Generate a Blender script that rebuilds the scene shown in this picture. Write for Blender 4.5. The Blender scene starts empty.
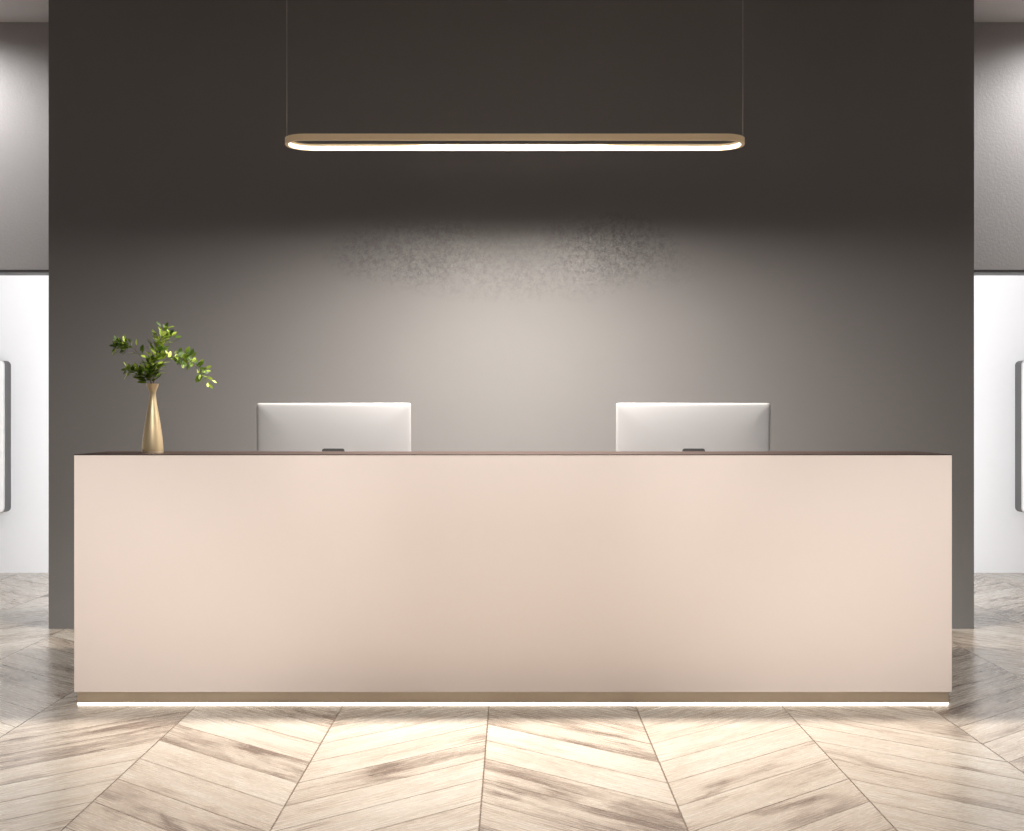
import bpy, bmesh, math, random
from mathutils import Vector, Matrix
random.seed(7)
S = bpy.context.scene
COL = S.collection
PI = math.pi

# ------------------------------------------------------------------ measures
F = 1300.0            # focal length in pixels of the 1024-wide frame
HC = 1.21             # camera height (m)
YD = 5.42             # distance of the desk front
HOR, CX = 414.5, 512.0
def px(x, y, Y):      # photo pixel at distance Y -> world point
    return Vector(((x - CX) * Y / F, Y, HC - (y - HOR) * Y / F))

# ------------------------------------------------------------------ node helpers
class NT:
    def __init__(s, name):
        s.m = bpy.data.materials.new(name); s.m.use_nodes = True
        s.t = s.m.node_tree; s.n = s.t.nodes; s.l = s.t.links
        s.b = s.n['Principled BSDF']
    def node(s, typ, **kw):
        n = s.n.new(typ)
        for k, v in kw.items(): setattr(n, k, v)
        return n
    def put(s, sock, v):
        if isinstance(v, bpy.types.NodeSocket): s.l.new(v, sock)
        else: sock.default_value = v
    def math(s, op, a, b=None, c=None):
        n = s.node('ShaderNodeMath', operation=op)
        s.put(n.inputs[0], a)
        if b is not None: s.put(n.inputs[1], b)
        if c is not None: s.put(n.inputs[2], c)
        return n.outputs[0]
    def mix(s, f, a, b, mode='MIX'):
        n = s.node('ShaderNodeMix', data_type='RGBA', blend_type=mode)
        s.put(n.inputs[0], f); s.put(n.inputs[6], a); s.put(n.inputs[7], b)
        return n.outputs[2]
    def ramp(s, f, stops):
        n = s.node('ShaderNodeValToRGB')
        e = n.color_ramp.elements
        while len(e) < len(stops): e.new(0.5)
        for k, (p, c) in enumerate(stops):
            e[k].position = p
            e[k].color = c if len(c) == 4 else (*c, 1)
        s.put(n.inputs[0], f)
        return n.outputs[0]
    def maprange(s, v, a, b, c, d):
        n = s.node('ShaderNodeMapRange')
        s.put(n.inputs[0], v)
        for k, q in enumerate((a, b, c, d)): n.inputs[k + 1].default_value = q
        return n.outputs[0]
    def noise(s, vec, scale, detail=4, rough=0.5, dist=0.0):
        n = s.node('ShaderNodeTexNoise')
        s.put(n.inputs['Vector'], vec)
        n.inputs['Scale'].default_value = scale; n.inputs['Detail'].default_value = detail
        n.inputs['Roughness'].default_value = rough; n.inputs['Distortion'].default_value = dist
        return n.outputs['Fac']
    def bump(s, h, strength, dist=0.01):
        n = s.node('ShaderNodeBump')
        n.inputs['Strength'].default_value = strength; n.inputs['Distance'].default_value = dist
        s.put(n.inputs['Height'], h)
        s.l.new(n.outputs[0], s.b.inputs['Normal'])
    def set(s, **kw):
        for k, v in kw.items(): s.put(s.b.inputs[k.replace('_', ' ')], v)

def rgb(r, g, b): return (r, g, b, 1)

def plain(name, c, rough=0.5, metal=0.0, spec=0.5, vary=0.0, scale=20, bump=0.0):
    t = NT(name); t.set(Roughness=rough, Metallic=metal)
    t.b.inputs['Specular IOR Level'].default_value = spec
    tc = t.node('ShaderNodeTexCoord')
    nz = t.noise(tc.outputs['Object'], scale, 5, 0.6)
    dk = tuple(x * (1 - vary) for x in c); lt = tuple(min(1, x * (1 + vary)) for x in c)
    t.set(Base_Color=t.mix(nz, rgb(*dk), rgb(*lt)))
    if bump: t.bump(nz, bump)
    return t.m

def emit(name, c, strength):
    t = NT(name)
    t.set(Base_Color=rgb(0.05, 0.05, 0.05), Emission_Color=rgb(*c), Emission_Strength=strength, Roughness=0.5)
    return t.m

# ------------------------------------------------------------------ materials
def floor_material():
    t = NT('whitewashed_chevron_oak')
    geo = t.node('ShaderNodeNewGeometry')
    sep = t.node('ShaderNodeSeparateXYZ'); t.l.new(geo.outputs['Position'], sep.inputs[0])
    X, Y = sep.outputs[0], sep.outputs[1]
    W, TAN, STEP, XA = 0.6075, 0.92, 0.2535, -0.0956
    # strip index and distance from an "away" seam
    s = t.math('DIVIDE', t.math('SUBTRACT', X, XA), W)
    strip = t.math('FLOOR', s)
    u = t.math('MULTIPLY', t.math('PINGPONG', s, 1.0), W)
    v = t.math('DIVIDE', t.math('ADD', t.math('ADD', Y, t.math('MULTIPLY', u, TAN)), -0.010), STEP)
    row = t.math('FLOOR', v)
    fr = t.math('FRACT', v)
    # joint lines
    fx = t.math('FRACT', s)
    ex = t.math('MULTIPLY', t.math('MINIMUM', fx, t.math('SUBTRACT', 1.0, fx)), W)
    ev = t.math('MULTIPLY', t.math('MINIMUM', fr, t.math('SUBTRACT', 1.0, fr)), STEP * 0.736)
    edge = t.math('MINIMUM', ex, ev)
    # per-plank random
    cid = t.node('ShaderNodeCombineXYZ'); t.l.new(strip, cid.inputs[0]); t.l.new(row, cid.inputs[1])
    wn = t.node('ShaderNodeTexWhiteNoise', noise_dimensions='2D'); t.l.new(cid.outputs[0], wn.inputs['Vector'])
    rnd = wn.outputs['Value']
    sr = t.node('ShaderNodeSeparateColor'); t.l.new(wn.outputs['Color'], sr.inputs[0])
    r2 = sr.outputs[1]
    # coordinates along / across the plank
    along = t.math('ADD', t.math('MULTIPLY', u, 1.359), t.math('MULTIPLY', rnd, 37.0))
    across = t.math('ADD', t.math('MULTIPLY', v, STEP * 0.736), t.math('MULTIPLY', r2, 11.0))
    gv = t.node('ShaderNodeCombineXYZ')
    t.l.new(t.math('MULTIPLY', along, 1.0), gv.inputs[0]); t.l.new(t.math('MULTIPLY', across, 7.0), gv.inputs[1])
    g1 = t.noise(gv.outputs[0], 2.2, 5, 0.55, 0.6)
    gv2 = t.node('ShaderNodeCombineXYZ')
    t.l.new(t.math('MULTIPLY', along, 2.5), gv2.inputs[0]); t.l.new(t.math('MULTIPLY', across, 42.0), gv2.inputs[1])
    g2 = t.noise(gv2.outputs[0], 3.0, 6, 0.7, 0.3)
    gv3 = t.node('ShaderNodeCombineXYZ')
    t.l.new(along, gv3.inputs[0]); t.l.new(t.math('MULTIPLY', across, 2.4), gv3.inputs[1])
    g3 = t.noise(gv3.outputs[0], 2.0, 4, 0.6, 1.0)
    tone = t.math('ADD', t.math('MULTIPLY', g1, 0.50), t.math('ADD', t.math('MULTIPLY', g2, 0.085), t.math('MULTIPLY', g3, 0.45)))
    tone = t.math('ADD', tone, t.math('MULTIPLY', t.math('SUBTRACT', rnd, 0.5), 0.16))
    col = t.ramp(tone, [(0.35, FLOOR_D), (0.49, FLOOR_M), (0.66, FLOOR_L)])
    joint = t.maprange(edge, 0.0014, 0.0040, 0.0, 1.0)
    # some planks are butted so tightly that the joint is nearly closed
    tight = t.math('MAXIMUM', joint, t.math('MULTIPLY', t.math('LESS_THAN', ev, ex), t.maprange(r2, 0.3, 1.0, 0.0, 0.55)))
    col = t.mix(tight, rgb(0.09, 0.06, 0.04), col)
    t.set(Base_Color=col)
    t.set(Roughness=t.maprange(g2, 0.3, 0.7, 0.20, 0.32))
    t.b.inputs['Specular IOR Level'].default_value = 0.62
    h = t.math('ADD', t.math('MULTIPLY', joint, 0.5), t.math('MULTIPLY', g2, 0.06))
    t.bump(h, 0.22, 0.004)
    return t.m
FLOOR_D, FLOOR_M, FLOOR_L = (0.12, 0.088, 0.068), (0.345, 0.298, 0.248), (0.408, 0.374, 0.328)

def plaster_material():
    t = NT('dark_grey_rough_plaster')
    geo = t.node('ShaderNodeNewGeometry'); P = geo.outputs['Position']
    big = t.noise(P, 1.1, 5, 0.6)
    veins = t.noise(P, 34, 10, 0.75, 1.2)
    fine = t.noise(P, 95, 6, 0.7, 0.5)
    med = t.noise(P, 2.6, 6, 0.62, 0.3)
    col = t.mix(big, rgb(*(x * 0.93 for x in WALL_C)), rgb(*(x * 1.07 for x in WALL_C)))
    # pendant's reflection on rough plaster, painted as broken patches of dark and light specks
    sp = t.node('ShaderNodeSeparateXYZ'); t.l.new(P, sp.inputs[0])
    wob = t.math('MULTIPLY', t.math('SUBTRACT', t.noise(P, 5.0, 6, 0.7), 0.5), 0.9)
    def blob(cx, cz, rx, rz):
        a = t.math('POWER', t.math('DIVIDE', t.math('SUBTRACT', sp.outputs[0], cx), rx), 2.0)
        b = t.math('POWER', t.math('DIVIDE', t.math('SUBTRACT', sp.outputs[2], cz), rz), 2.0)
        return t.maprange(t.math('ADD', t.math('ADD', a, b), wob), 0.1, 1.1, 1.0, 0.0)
    lamp_sheen = t.math('MAXIMUM', blob(0.50, 2.13, 0.46, 0.22), t.math('MULTIPLY', blob(-0.48, 2.12, 0.58, 0.20), 0.9))
    lamp_sheen = t.math('MAXIMUM', lamp_sheen, t.math('MULTIPLY', blob(0.05, 2.06, 1.05, 0.22), 0.5))
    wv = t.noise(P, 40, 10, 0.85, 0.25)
    dark = t.math('MULTIPLY', lamp_sheen, t.maprange(wv, 0.43, 0.55, 1.0, 0.0))
    light = t.math('MULTIPLY', lamp_sheen, t.maprange(t.noise(P, 75, 9, 0.85, 0.2), 0.56, 0.66, 0.0, 1.0))
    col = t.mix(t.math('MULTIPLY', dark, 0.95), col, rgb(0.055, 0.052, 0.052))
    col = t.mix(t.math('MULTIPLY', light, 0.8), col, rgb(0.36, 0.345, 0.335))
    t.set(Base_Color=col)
    pat = t.math('MULTIPLY', lamp_sheen, t.maprange(med, 0.35, 0.6, 0.3, 1.0))
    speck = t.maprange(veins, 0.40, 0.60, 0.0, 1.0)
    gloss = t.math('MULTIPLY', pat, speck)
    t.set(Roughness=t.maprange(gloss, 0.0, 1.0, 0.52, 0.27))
    t.b.inputs['Specular IOR Level'].default_value = 0.5
    h = t.math('ADD', t.math('MULTIPLY', t.math('MULTIPLY', pat, veins), 1.0), t.math('ADD', t.math('MULTIPLY', veins, 0.15), t.math('MULTIPLY', fine, 0.08)))
    t.bump(h, 0.18, 0.010)
    return t.m
WALL_C = (0.148, 0.1435, 0.144)

def leaf_material():
    t = NT('green_leaf')
    geo = t.node('ShaderNodeNewGeometry')
    c = t.ramp(geo.outputs['Random Per Island'], [(0.0, (0.022, 0.055, 0.007)), (0.45, (0.10, 0.165, 0.012)), (0.8, (0.25, 0.34, 0.03)), (1.0, (0.46, 0.56, 0.14))])
    t.set(Base_Color=c, Roughness=0.55)
    t.b.inputs['Specular IOR Level'].default_value = 0.25
    tr = t.node('ShaderNodeBsdfTranslucent'); t.l.new(c, tr.inputs[0])
    mx = t.node('ShaderNodeMixShader'); mx.inputs[0].default_value = 0.3
    out = t.n['Material Output']
    t.l.new(t.b.outputs[0], mx.inputs[1]); t.l.new(tr.outputs[0], mx.inputs[2]); t.l.new(mx.outputs[0], out.inputs[0])
    return t.m

M = {
    'floor': floor_material(),
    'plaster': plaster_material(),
    'lintel': plain('grey_textured_plaster', (0.44, 0.42, 0.42), 0.5, vary=0.05, scale=60, bump=0.2),
    'ceiling': plain('grey_ceiling_paint', (0.78, 0.75, 0.745), 0.8, vary=0.02),
    'sidewall': plain('light_grey_paint', (0.42, 0.41, 0.40), 0.8, vary=0.02),
    'panelwhite': plain('white_gloss_panel', (0.92, 0.92, 0.92), 0.3),
    'white': plain('white_wall_paint', (0.80, 0.80, 0.81), 0.6, vary=0.015),
    'blush': plain('blush_lacquer', (0.755, 0.652, 0.592), 0.6, spec=0.15, vary=0.006, scale=3),
    'counter': plain('brown_counter_laminate', (0.027, 0.017, 0.0145), 0.65, spec=0.12, vary=0.05),
    'brass': plain('brushed_brass', (0.70, 0.59, 0.46), 0.42, 1.0, vary=0.05, scale=40),
    'lampbrass': plain('satin_gold_paint', (0.92, 0.74, 0.48), 0.5, 0.0, vary=0.03, scale=40),
    'vase': plain('satin_gold_glaze', (0.60, 0.475, 0.295), 0.30, 0.8, vary=0.05, scale=60),
    'alu': plain('brushed_aluminium', (0.41, 0.41, 0.418), 0.46, 0.6, vary=0.01, scale=50),
    'black': plain('black_glass', (0.012, 0.012, 0.013), 0.12),
    'dark': plain('dark_rubber', (0.02, 0.02, 0.02), 0.6),
    'darkmetal': plain('dark_grey_metal', (0.085, 0.083, 0.082), 0.5, 0.3),
    'chrome': plain('polished_chrome', (0.75, 0.75, 0.76), 0.35, 1.0),
    'cable': plain('steel_cable', (0.30, 0.29, 0.28), 0.4, 0.8),
    'led': emit('warm_white_led', (1.0, 0.95, 0.86), 3.2),
    'ledstrip': emit('warm_led_strip', (1.0, 0.87, 0.72), 8.0),
    'leaf': leaf_material(),
    'stem': plain('brown_green_stem', (0.10, 0.09, 0.03), 0.6, vary=0.2),
}

# ------------------------------------------------------------------ mesh helpers
def link(name, bm, mat, parent=None, smooth=False):
    me = bpy.data.meshes.new(name)
    bmesh.ops.recalc_face_normals(bm, faces=bm.faces[:])
    bm.to_mesh(me); bm.free()
    mats = mat if isinstance(mat, (list, tuple)) else [mat]
    for m in mats: me.materials.append(m)
    if smooth:
        me.polygons.foreach_set('use_smooth', [True] * len(me.polygons))
        if smooth is not True: me.set_sharp_from_angle(angle=smooth)
    o = bpy.data.objects.new(name, me); COL.objects.link(o)
    if parent is not None:
        o.parent = parent
        o.matrix_parent_inverse = Matrix.Translation(-parent.location)   # children keep world coordinates
    return o

def box(bm, lo, hi, bevel=0.0, seg=2):
    r = bmesh.ops.create_cube(bm, size=1.0)
    vs = r['verts']
    for v in vs:
        v.co = Vector([lo[i] + (v.co[i] + 0.5) * (hi[i] - lo[i]) for i in range(3)])
    if bevel:
        es = {e for v in vs for e in v.link_edges}
        bmesh.ops.bevel(bm, geom=list(es), offset=bevel, segments=seg, affect='EDGES', profile=0.5)

def boxobj(name, lo, hi, mat, parent=None, bevel=0.0):
    bm = bmesh.new(); box(bm, lo, hi, bevel)
    return link(name, bm, mat, parent, math.radians(40) if bevel else False)

def struct(o):
    o['kind'] = 'structure'; return o

def thing(name, label, cat, loc, group=None):
    o = bpy.data.objects.new(name, None); COL.objects.link(o)
    o.location = loc; o.empty_display_size = 0.05
    o['label'] = label; o['category'] = cat
    if group: o['group'] = group
    return o

def lathe(bm, prof, seg=48):
    rings = []
    for r, z in prof:
        if r < 1e-6: rings.append([bm.verts.new((0, 0, z))])
        else: rings.append([bm.verts.new((r * math.cos(2 * PI * k / seg), r * math.sin(2 * PI * k / seg), z)) for k in range(seg)])
    for a, b in zip(rings, rings[1:]):
        for k in range(seg):
            k2 = (k + 1) % seg
            if len(a) == 1: bm.faces.new((a[0], b[k2], b[k]))
            elif len(b) == 1: bm.faces.new((a[k], a[k2], b[0]))
            else: bm.faces.new((a[k], a[k2], b[k2], b[k]))

def tube(bm, pts, radii, seg=8):
    rings = []
    for i, p in enumerate(pts):
        d = (pts[min(i + 1, len(pts) - 1)] - pts[max(i - 1, 0)]).normalized()
        ref = Vector((0, 1, 0)) if abs(d.y) < 0.9 else Vector((1, 0, 0))
        a = d.cross(ref).normalized(); b = d.cross(a).normalized()
        r = radii[i] if isinstance(radii, (list, tuple)) else radii
        rings.append([bm.verts.new(p + r * (math.cos(2 * PI * k / seg) * a + math.sin(2 * PI * k / seg) * b)) for k in range(seg)])
    for a, b in zip(rings, rings[1:]):
        for k in range(seg):
            bm.faces.new((a[k], a[(k + 1) % seg], b[(k + 1) % seg], b[k]))
    bm.faces.new(rings[0]); bm.faces.new(list(reversed(rings[-1])))

def rrect(w, h, r, n=10):                    # rounded rectangle outline, centred, counter-clockwise
    out = []
    for cx, cy, a0 in ((w/2-r, h/2-r, 0), (-w/2+r, h/2-r, 90), (-w/2+r, -h/2+r, 180), (w/2-r, -h/2+r, 270)):
        for k in range(n + 1):
            a = math.radians(a0 + 90 * k / n)
            out.append((cx + r * math.cos(a), cy + r * math.sin(a)))
    return out

def loft(bm, loops, closed_caps=True, wrap=False):
    rings = [[bm.verts.new(p) for p in lp] for lp in loops]
    pairs = list(zip(rings, rings[1:]))
    if wrap: pairs.append((rings[-1], rings[0]))
    for a, b in pairs:
        n = len(a)
        for k in range(n): bm.faces.new((a[k], a[(k + 1) % n], b[(k + 1) % n], b[k]))
    if closed_caps and not wrap:
        bm.faces.new(rings[0]); bm.faces.new(list(reversed(rings[-1])))

# ------------------------------------------------------------------ the room
YW = YD * 1.354          # feature wall front
YLIN = YD * 1.47         # plane of the side passages
YB = YD * 1.833          # far white wall
ZC = HC + 392.5 / 240 * 1.47      # ceiling
ZO = HC + (HOR - 272.4) / 240 * 1.47   # top of the passage openings
XL, XR = px(48.6, 0, YW).x, px(974, 0, YW).x
SX = 4.6                 # side walls
struct(boxobj('floor', (-SX, -2.2, -0.08), (SX, YB + 0.1, 0), M['floor']))
struct(boxobj('ceiling', (-SX, -2.2, ZC), (SX, YB + 0.1, ZC + 0.1), M['ceiling']))
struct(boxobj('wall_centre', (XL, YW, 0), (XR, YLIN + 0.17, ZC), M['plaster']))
struct(boxobj('wall_passage_left', (-SX, YLIN, ZO + 0.016), (XL, YLIN + 0.17, ZC), M['lintel']))
struct(boxobj('wall_passage_right', (XR, YLIN, ZO + 0.016), (SX, YLIN + 0.17, ZC), M['lintel']))
struct(boxobj('trim_1', (-SX, YLIN - 0.006, ZO), (XL, YLIN + 0.17, ZO + 0.016), M['darkmetal']))
struct(boxobj('trim_2', (XR, YLIN - 0.006, ZO), (SX, YLIN + 0.17, ZO + 0.016), M['darkmetal']))
struct(boxobj('wall_far', (-SX, YB, 0), (SX, YB + 0.1, ZC), M['white']))
struct(boxobj('wall_left', (-SX - 0.1, -2.2, 0), (-SX, YB + 0.1, ZC), M['sidewall']))
struct(boxobj('wall_right', (SX, -2.2, 0), (SX + 0.1, YB + 0.1, ZC), M['sidewall']))
struct(boxobj('wall_rear', (-SX, -2.3, 0), (SX, -2.2, ZC), M['sidewall']))

# ------------------------------------------------------------------ reception desk
DX0, DX1 = px(74, 0, YD).x, px(952, 0, YD).x
ZT = HC - (454.5 - HOR) / 240 - 0.0
YT = YD * 1.085
YWK = YD * 1.19
ZB = 0.052
desk = thing('reception_desk', 'long blush pink reception desk with glowing plinth in front of the dark wall', 'desk', (0, YD, 0))
boxobj('front_panel', (DX0, YD, ZB), (DX1, YD + 0.03, ZT - 0.0035), M['blush'], desk, 0.002)
for a, b in ((DX0, DX0 + 0.03), (DX1 - 0.03, DX1)):
    bm = bmesh.new()
    # stepped end panel: high under the counter, low under the worktop
    out = [(YD + 0.0305, ZB), (YWK, ZB), (YWK, 0.722), (YT, 0.722), (YT, ZT - 0.0035), (YD + 0.0305, ZT - 0.0035)]
    loft(bm, [[(a, y, z) for y, z in out], [(b, y, z) for y, z in out]])
    link('side_panel', bm, M['blush'], desk)
boxobj('countertop', (DX0 + 0.001, YD + 0.001, ZT - 0.0033), (DX1 - 0.001, YT, ZT), M['counter'], desk)
boxobj('back_panel', (DX0 + 0.0305, YT - 0.02, 0.75), (DX1 - 0.0305, YT, ZT - 0.0036), M['blush'], desk)
boxobj('worktop', (DX0 + 0.0005, YT + 0.0005, 0.7225), (DX1 - 0.0005, YWK, 0.75), M['counter'], desk)
boxobj('plinth', (DX0 + 0.011, YD + 0.008, 0.0065), (DX1 - 0.011, YWK - 0.25, ZB - 0.0005), M['brass'], desk)
boxobj('light_strip', (DX0 + 0.012, YD + 0.010, 0.0005), (DX1 - 0.012, YD + 0.03, 0.006), M['ledstrip'], desk)['label'] = 'glowing warm white strip along the floor'
boxobj('foot_rail', (DX0 + 0.03, YD + 0.05, 0.0), (DX1 - 0.03, YWK - 0.28, 0.0064), M['dark'], desk)

# ------------------------------------------------------------------ monitors
YM = YD * 1.13
ZWK = 0.7505
def monitor(x0, x1, ytop, label):
    xc = (px(x0, 0, YM).x + px(x1, 0, YM).x) / 2
    w = px(x1, 0, YM).x - px(x0, 0, YM).x
    zt = px(0, ytop, YM).z
    h = 0.425; zc = zt - h / 2
    t = thing('desktop_monitor', label, 'monitor', (xc, YM + 0.03, ZWK), 'computers on the reception desk')
    # shell: back (towards the visitor) softly domed, thin at the rim
    bm = bmesh.new()
    loops = []
    for ins, dy in ((0.0, 0.012), (0.0, 0.006), (0.0008, 0.0035), (0.0025, 0.0014), (0.006, -0.0002), (0.012, -0.0012), (0.022, -0.0022), (0.04, -0.0035),
                    (0.07, -0.0052), (0.11, -0.0067), (0.15, -0.0075), (0.19, -0.0078)):
        r = max(0.012 - ins * 0.2, 0.004) + ins * 0.35
        ww, hh = w - 2 * ins, h - 2 * ins
        loops.append([(xc + a, YM + dy, zc + b) for a, b in rrect(ww, hh, min(r, hh / 2 - 0.001), 8)])
    loft(bm, loops)
    tilt = Matrix.Translation((0, YM, zc - h / 2)) @ Matrix.Rotation(math.radians(2.2), 4, 'X') @ Matrix.Translation((0, -YM, -(zc - h / 2)))
    bmesh.ops.transform(bm, matrix=tilt, verts=bm.verts[:])
    link('back_shell', bm, M['alu'], t, math.radians(50))
    bm = bmesh.new()
    loft(bm, [[(xc + a, YM + 0.0122, zc + b) for a, b in rrect(w - 0.004, h - 0.004, 0.011, 8)],
              [(xc + a, YM + 0.0150, zc + b) for a, b in rrect(w - 0.006, h - 0.006, 0.010, 8)]])
    bmesh.ops.transform(bm, matrix=tilt, verts=bm.verts[:])
    link('screen', bm, M['black'], t)
    # stand: bent neck and foot, dark hinge slot at the back
    bm = bmesh.new()
    zs = ZWK + 0.006
    path = [(YM + 0.075, zs - 0.001), (YM - 0.055, zs + 0.002), (YM - 0.066, zs + 0.012), (YM - 0.062, zs + 0.03), (YM - 0.031, zc - 0.06), (YM - 0.019, zc - 0.02)]
    sw = 0.098
    for k in range(len(path) - 1):
        (ya, za), (yb, zb) = path[k], path[k + 1]
        d = Vector((0, yb - ya, zb - za)).normalized(); n = Vector((0, -d.z, d.y)) * 0.003
        vs = []
        for (y, z) in ((ya, za), (yb, zb)):
            for s in (-1, 1):
                for q in (-1, 1):
                    vs.append(bm.verts.new((xc + s * sw, y + q * n.y, z + q * n.z)))
        for f in ((0, 1, 3, 2), (4, 6, 7, 5), (0, 4, 5, 1), (2, 3, 7, 6), (0, 2, 6, 4), (1, 5, 7, 3)):
            bm.faces.new([vs[i] for i in f])
    link('stand', bm, M['alu'], t)
    bm = bmesh.new()
    ztop_h = px(0, 448.4, YM).z
    loft(bm, [[(xc + a, YM - 0.027, ztop_h - 0.02 + b) for a, b in rrect(0.105, 0.04, 0.010, 6)],
              [(xc + a, YM - 0.013, ztop_h - 0.02 + b) for a, b in rrect(0.105, 0.04, 0.010, 6)]])
    link('hinge', bm, M['dark'], t)['label'] = 'dark hinge recess at the base of the back'
    return t
monitor(257, 411, 403, 'silver computer monitor seen from behind, the one nearer the gold vase')
monitor(616, 770, 403, 'silver computer monitor seen from behind, the one farther from the vase')

# ------------------------------------------------------------------ vase and sprigs
YV = YD * 1.04
vb = px(152.6, 0, YV); VS = YV / F
vase = thing('vase', 'slim gold bottle vase with flared mouth standing on the reception desk', 'vase', (vb.x, YV, ZT))
prof = [(453, 9.8), (452.4, 10.3), (449, 10.5), (444, 10.2), (436, 9.5), (428, 8.3), (420, 7.1), (412, 5.7), (405, 4.5), (400, 3.7), (396, 3.2), (393.5, 3.15),
        (391, 3.7), (388, 4.8), (385.5, 5.8), (383.8, 6.2)]
z_base = ZT
def vz(y): return (453 - y) * VS
outer = [(r * VS, vz(y)) for y, r in prof]
inner = [((r - 0.45) * VS, vz(y)) for y, r in reversed(prof[1:])]
inner[0] = (inner[0][0], inner[0][1] + 0.0004)
pr = [(0, 0)] + outer + inner + [(0, vz(452.2))]
bm = bmesh.new(); lathe(bm, pr, 56)
bmesh.ops.translate(bm, verts=bm.verts[:], vec=(vb.x, YV, ZT))
link('body', bm, M['vase'], vase, math.radians(60))
bm = bmesh.new(); lathe(bm, [(0.0, 0.0), (10.35 * VS, 0.0), (10.45 * VS, 0.004), (10.55 * VS, 0.006), (10.55 * VS, 0.0085), (10.3 * VS, 0.0088), (0, 0.0088)], 56)
bmesh.ops.translate(bm, verts=bm.verts[:], vec=(vb.x, YV, ZT - 0.0006))
link('foot', bm, M['brass'], vase, math.radians(40))

def spline(pts, n):
    out = []
    P = [pts[0]] + pts + [pts[-1]]
    for i in range(1, len(P) - 2):
        for k in range(n):
            t = k / n
            a, b, c, d = P[i-1], P[i], P[i+1], P[i+2]
            out.append(0.5 * ((2*b) + (c-a)*t + (2*a-5*b+4*c-d)*t*t + (3*b-a-3*c+d)*t**3))
    out.append(pts[-1]); return out

def leaf(bm, base, d, up, L, wd):
    d = d.normalized(); s = d.cross(up)
    if s.length < 1e-3: s = d.cross(Vector((1, 0, 0)))
    s.normalize(); n = s.cross(d).normalized()
    prof = ((0.0, 0.03), (0.14, 0.50), (0.34, 0.92), (0.55, 1.0), (0.76, 0.72), (0.92, 0.30), (1.0, 0.0))
    cup = random.uniform(0.10, 0.30); bend = random.uniform(-0.08, 0.22)
    mid, lf, rt = [], [], []
    for tt, ww in prof:
        c = base + d * (L * tt) - n * (bend * L * tt * tt)
        mid.append(bm.verts.new(c))
        if ww > 0:
            lf.append(bm.verts.new(c + s * (ww * wd / 2) + n * (cup * ww * wd / 2)))
            rt.append(bm.verts.new(c - s * (ww * wd / 2) + n * (cup * ww * wd / 2)))
    for k in range(len(prof) - 1):
        if k < len(lf) - 1:
            bm.faces.new((mid[k], mid[k+1], lf[k+1], lf[k])); bm.faces.new((mid[k+1], mid[k], rt[k], rt[k+1]))
        else:
            bm.faces.new((mid[k], mid[k+1], lf[k])); bm.faces.new((mid[k+1], mid[k], rt[k]))

def sprig(label, pts, start, count, L=(6.0, 8.5), spread=1.0, base=(0, 0), seed=0, clusters=None, reach=6.5):
    random.seed(seed)
    t = thing('leafy_sprig', label, 'sprig', (vb.x + base[0] * VS, YV + base[1] * VS, ZT + 0.006), 'sprigs in the gold vase')
    W = [Vector((vb.x + base[0] * VS, YV + base[1] * VS, ZT + 0.0045)),
         Vector((vb.x + base[0] * 0.3 * VS, YV + base[1] * 0.3 * VS, ZT + vz(395)))]
    for x, y, dp in pts:
        W.append(Vector((vb.x + (x - 152.6) * VS, YV + dp * VS, ZT + vz(y))))
    c = spline(W, 8)
    bm = bmesh.new()
    n = len(c)
    tube(bm, c, [0.0016 * (1 - 0.7 * i / n) for i in range(n)], 6)
    link('stem', bm, M['stem'], t, True)
    bm = bmesh.new()
    i0 = int(start * (n - 1))
    for k in range(count):
        f = k / (count - 1)
        if clusters:
            a, b = clusters[k % len(clusters)]; f = a + (b - a) * random.random()
        i = min(n - 2, int(i0 + f * (n - 2 - i0)))
        p = c[i].lerp(c[i + 1], random.random())
        d = (c[i + 1] - c[i]).normalized()
        ang = k * 2.4 + random.uniform(-0.5, 0.5)
        a = d.cross(Vector((0, 1, 0))).normalized(); b = d.cross(a).normalized()
        side = a * math.cos(ang) + b * math.sin(ang)
        ld = (d * random.uniform(0.25, 0.9) + side * spread + Vector((0, -0.12, 0.12))).normalized()
        up = (side * -0.3 + d * 0.6 + Vector((random.uniform(-.5, .5), random.uniform(-.9, .1), random.uniform(.2, 1)))).normalized()
        ln = random.uniform(*L) * VS * (1 - 0.25 * f)
        # short petiole keeps the leaf on its stem
        off = side * (random.random() ** 1.3 * reach * VS) + d * (random.uniform(0, 2) * VS)
        if off.length > 0.002: tube(bm, [p, p + off], 0.0006, 4)
        p = p + off
        leaf(bm, p, ld, up, ln, ln * random.uniform(0.42, 0.56))
    # tip leaf
    leaf(bm, c[-1], (c[-1] - c[-3]), Vector((0.2, -1, 0.4)), L[0] * VS * 0.9, L[0] * VS * 0.42)
    link('foliage', bm, M['leaf'], t, True)
    return t

sprig('upright leafy sprig at the middle of the vase, reaching highest', [(153, 384, 0), (155, 370, -2), (157, 354, -3), (161, 340, -3), (166, 328, -2)], 0.40, 78, (7, 11), 1.0, (0.5, 0), 11)
sprig('second upright sprig with pale leaves, just behind the tallest one', [(152.4, 384, 1), (154, 368, 3), (158, 352, 6), (164, 340, 8), (168, 334, 8)], 0.42, 52, (7, 10.5), 0.95, (-1.5, 2), 12)
sprig('sprig curving far to the left, its tip a clump of light leaves', [(151.6, 384, -1), (147, 369, -3), (141, 356, -4), (134, 348.5, -5), (126, 346.5, -5), (116, 346, -5)], 0.55, 74, (6, 9), 0.9, (2, -1), 13, [(0.55, 1.0), (0.6, 1.0), (0.6, 1.0), (0.0, 1.0)], 6)
sprig('short dark sprig drooping left just above the vase mouth', [(151.8, 384, -2), (146, 375, -7), (139, 370.5, -9), (130, 370, -10)], 0.46, 58, (7, 10), 0.9, (1, -2), 14, None, 5.5)
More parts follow.
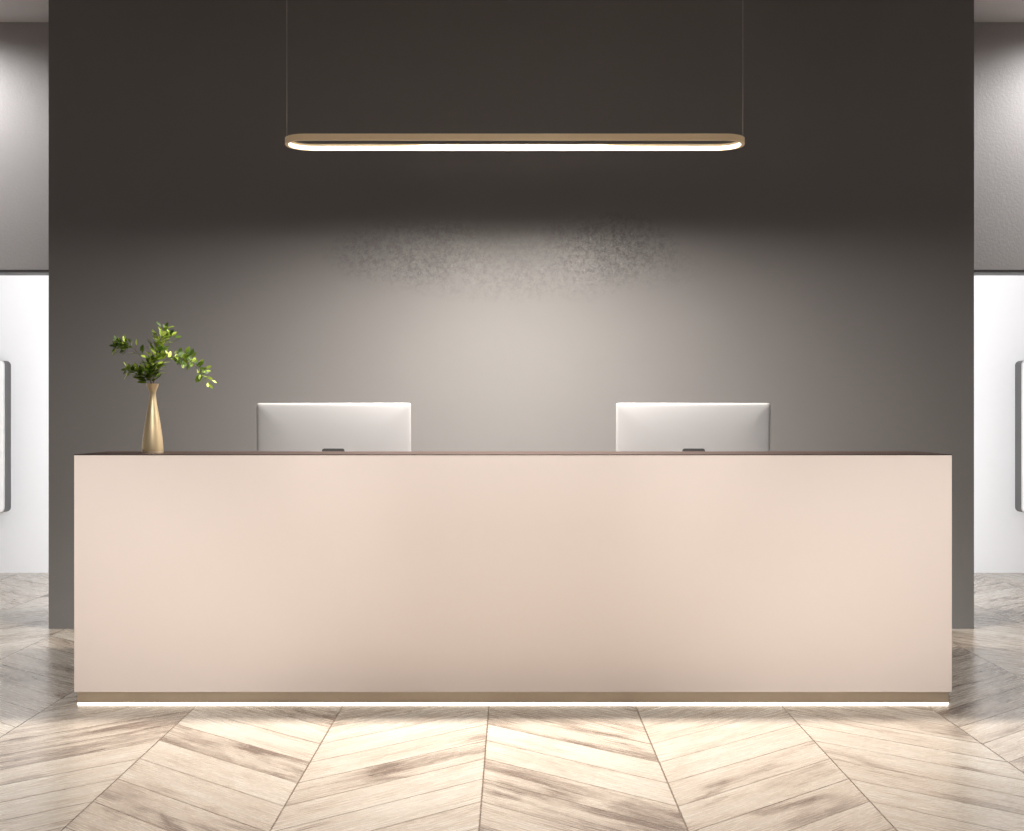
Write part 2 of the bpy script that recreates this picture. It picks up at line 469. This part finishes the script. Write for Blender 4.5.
sprig('long arching sprig sweeping right and hanging down at its tip', [(153.4, 384, -1), (160, 369, -3), (168, 359.5, -5), (177, 357, -6), (187, 360, -6), (197, 366, -6), (205, 375, -6), (211, 384, -6)], 0.44, 92, (6.5, 9.5), 0.9, (-2, -1), 15, [(0.0, 0.5), (0.05, 0.5), (0.1, 0.55), (0.6, 0.8), (0.6, 1.0)], 6.5)
sprig('short bushy sprig filling the heart of the bunch', [(152.6, 384, -3), (152, 376, -7), (152.5, 367, -9), (153, 359, -9)], 0.48, 64, (7, 10.5), 1.1, (0, 2.5), 16, None, 8)

# ------------------------------------------------------------------ pendant lamp
YP = 5.812
PXC = px(514.8, 0, YP).x
PW, PDp, PH = 2.049, 0.234, 0.0283
PZ0 = 2.4125
pend = thing('pendant_lamp', 'long gold oblong ring lamp hanging on two thin cables above the desk', 'lamp', (PXC, YP, PZ0))
def ringloop(w, d, r, z): return [(PXC + a, YP + b, z) for a, b in rrect(w, d, r, 16)]
bm = bmesh.new()
th, R = 0.015, 0.108
loft(bm, [ringloop(PW, PDp, R, PZ0), ringloop(PW, PDp, R, PZ0 + PH), ringloop(PW - 2*th, PDp - 2*th, R - th, PZ0 + PH),
          ringloop(PW - 2*th, PDp - 2*th, R - th, PZ0)], wrap=True)
link('ring_frame', bm, M['lampbrass'], pend, math.radians(40))
bm = bmesh.new()
a, b, r = PW - 2*th - 0.0004, PDp - 2*th - 0.0004, R - th
loft(bm, [ringloop(a, b, r, PZ0 + 0.002), ringloop(a, b, r, PZ0 + 0.0178), ringloop(a - 0.006, b - 0.006, r - 0.003, PZ0 + 0.0168),
          ringloop(a - 0.006, b - 0.006, r - 0.003, PZ0 + 0.003)], wrap=True)
link('diffuser', bm, M['led'], pend, math.radians(40))['label'] = 'glowing white strip on the inner side'
for s in (-1, 1):
    xx = PXC + s * (PW / 2 - 0.005)
    bm = bmesh.new(); tube(bm, [Vector((xx, YP, PZ0 + PH - 0.002)), Vector((xx, YP, ZC - 0.02))], 0.0017, 8)
    link('cable', bm, M['cable'], pend, True)
    bm = bmesh.new(); lathe(bm, [(0, -0.025), (0.028, -0.025), (0.03, -0.022), (0.03, 0), (0, 0)], 32)
    bmesh.ops.translate(bm, verts=bm.verts[:], vec=(xx, YP, ZC))
    link('ceiling_cap', bm, M['lampbrass'], pend, math.radians(40))

# ------------------------------------------------------------------ wall panels in the passages
def panel(x_in, x_out, label):
    # rounded white panel standing off the far wall, its inner side dark
    yb, yf = YB, YB - 0.135
    e = px(x_in, 0, YB).x
    zt, zb = px(0, 361, YB).z, px(0, 511.5, YB).z
    w = 0.62; s = 1 if x_out > x_in else -1
    xc = e + s * w / 2
    t = thing('wall_panel', label, 'wall panel', (xc, yb, zb), 'white panels in the side passages')
    cz, hh = (zt + zb) / 2, zt - zb
    bm = bmesh.new()
    loft(bm, [[(xc + a, y, cz + b) for a, b in rrect(w, hh, 0.035, 8)] for y in (yb - 0.0005, yf + 0.004)])
    link('casing', bm, M['darkmetal'], t, math.radians(40))
    bm = bmesh.new()
    loft(bm, [[(xc + a, yf + 0.0036, cz + b) for a, b in rrect(w + 0.004, hh + 0.012, 0.04, 8)], [(xc + a, yf + 0.001, cz + b) for a, b in rrect(w, hh + 0.008, 0.038, 8)]])
    link('rim', bm, M['chrome'], t, math.radians(40))['label'] = 'thin chrome rim'
    bm = bmesh.new()
    loft(bm, [[(xc + a, yf + 0.0008, cz + b) for a, b in rrect(w - 0.012, hh - 0.004, 0.034, 8)], [(xc + a, yf - 0.003, cz + b) for a, b in rrect(w - 0.016, hh - 0.008, 0.034, 8)]])
    link('front_face', bm, M['panelwhite'], t, math.radians(40))
panel(11, 0, 'white rounded wall panel with dark side in the passage left of the dark wall')
panel(1015, 1024, 'white rounded wall panel with dark side in the passage right of the dark wall')

# ------------------------------------------------------------------ lights
def area(name, loc, size, power, color=(1, 1, 1), target=None, spread=180, rot=None):
    l = bpy.data.lights.new(name, 'AREA'); l.energy = power; l.color = color
    l.shape = 'RECTANGLE'; l.size, l.size_y = size; l.spread = math.radians(spread)
    o = bpy.data.objects.new(name, l); COL.objects.link(o); o.location = loc
    if target is not None: o.rotation_euler = (Vector(target) - Vector(loc)).to_track_quat('-Z', 'Y').to_euler()
    return o
def spot(name, loc, target, power, angle, blend=0.6, radius=0.08, color=(1, 0.96, 0.9)):
    l = bpy.data.lights.new(name, 'SPOT'); l.energy = power; l.color = color
    l.spot_size = math.radians(angle); l.spot_blend = blend; l.shadow_soft_size = radius
    o = bpy.data.objects.new(name, l); COL.objects.link(o); o.location = loc
    o.rotation_euler = (Vector(target) - Vector(loc)).to_track_quat('-Z', 'Y').to_euler()
    return o
WARM = (1.0, 0.925, 0.84)
area('pendant_light', (PXC, YP, PZ0 + 0.013), (1.84, 0.19), 100, WARM)
area('pendant_light', (PXC, YP, PZ0 + 0.023), (0.85, 0.19), 165, WARM)
FOURPI2 = 4 * PI * PI
def desk_spot(x, y, tx, tz, inten, half, blend):
    spot('added_desk_spot', (x, y, 3.5), (tx, YD, tz), FOURPI2 * inten, math.degrees(2 * half), blend, 0.05, (1, 0.975, 0.945))  # unseen spots added to brighten the desk front, leaving its lower middle dimmer
for s in (-1, 1):
    desk_spot(s * 0.627, 1.5, s * 1.458, 0.641, 5.8, 0.236, 0.864)
    desk_spot(s * 2.558, 2.34, s * 2.2, 0.098, 11.6, 0.336, 1.0)
    spot('passage_spot', (s * 3.7, YW + 0.02, ZC - 0.02), (s * 3.2, YLIN, 2.32), 114, 109, 0.85, 0.05, (1, 0.985, 0.985))
    area('corridor_light', (s * 2.9, YB - 0.8, 2.9), (2.4, 0.4), 22, (0.97, 0.98, 1.0))
    area('hidden_corridor_fill', (s * 1.75, YLIN + 0.3, 0.95), (1.4, 1.8), 122, (0.985, 0.99, 1.0), (s * 2.6, YB, 0.85))  # added area light hidden behind the feature wall, evens out the far wall
desk_spot(0, 3.094, 0, 0.4, 10.6, 0.564, 1.0)
area('added_room_fill', (0, 0.4, ZC - 0.05), (5.0, 2.5), 68, (0.96, 0.98, 1.0))  # unseen fill added for the overall ambient level

w = bpy.data.worlds.new('world'); S.world = w; w.use_nodes = True
w.node_tree.nodes['Background'].inputs[0].default_value = (0.9, 0.93, 1, 1)
w.node_tree.nodes['Background'].inputs[1].default_value = 0.0

# ------------------------------------------------------------------ camera
cam = bpy.data.cameras.new('camera'); co = bpy.data.objects.new('camera', cam); COL.objects.link(co)
co.location = (0, 0, HC); co.rotation_euler = (PI / 2, 0, 0)
cam.sensor_fit = 'HORIZONTAL'; cam.sensor_width = 36; cam.lens = F * 36 / 1024
cam.shift_y = -1.0 / 1024; cam.clip_start = 0.05
S.camera = co
vs = S.view_settings
vs.view_transform = 'Standard'; vs.look = 'None'; vs.exposure = 0; vs.gamma = 1; vs.use_curve_mapping = False
S.cycles.use_denoising = True
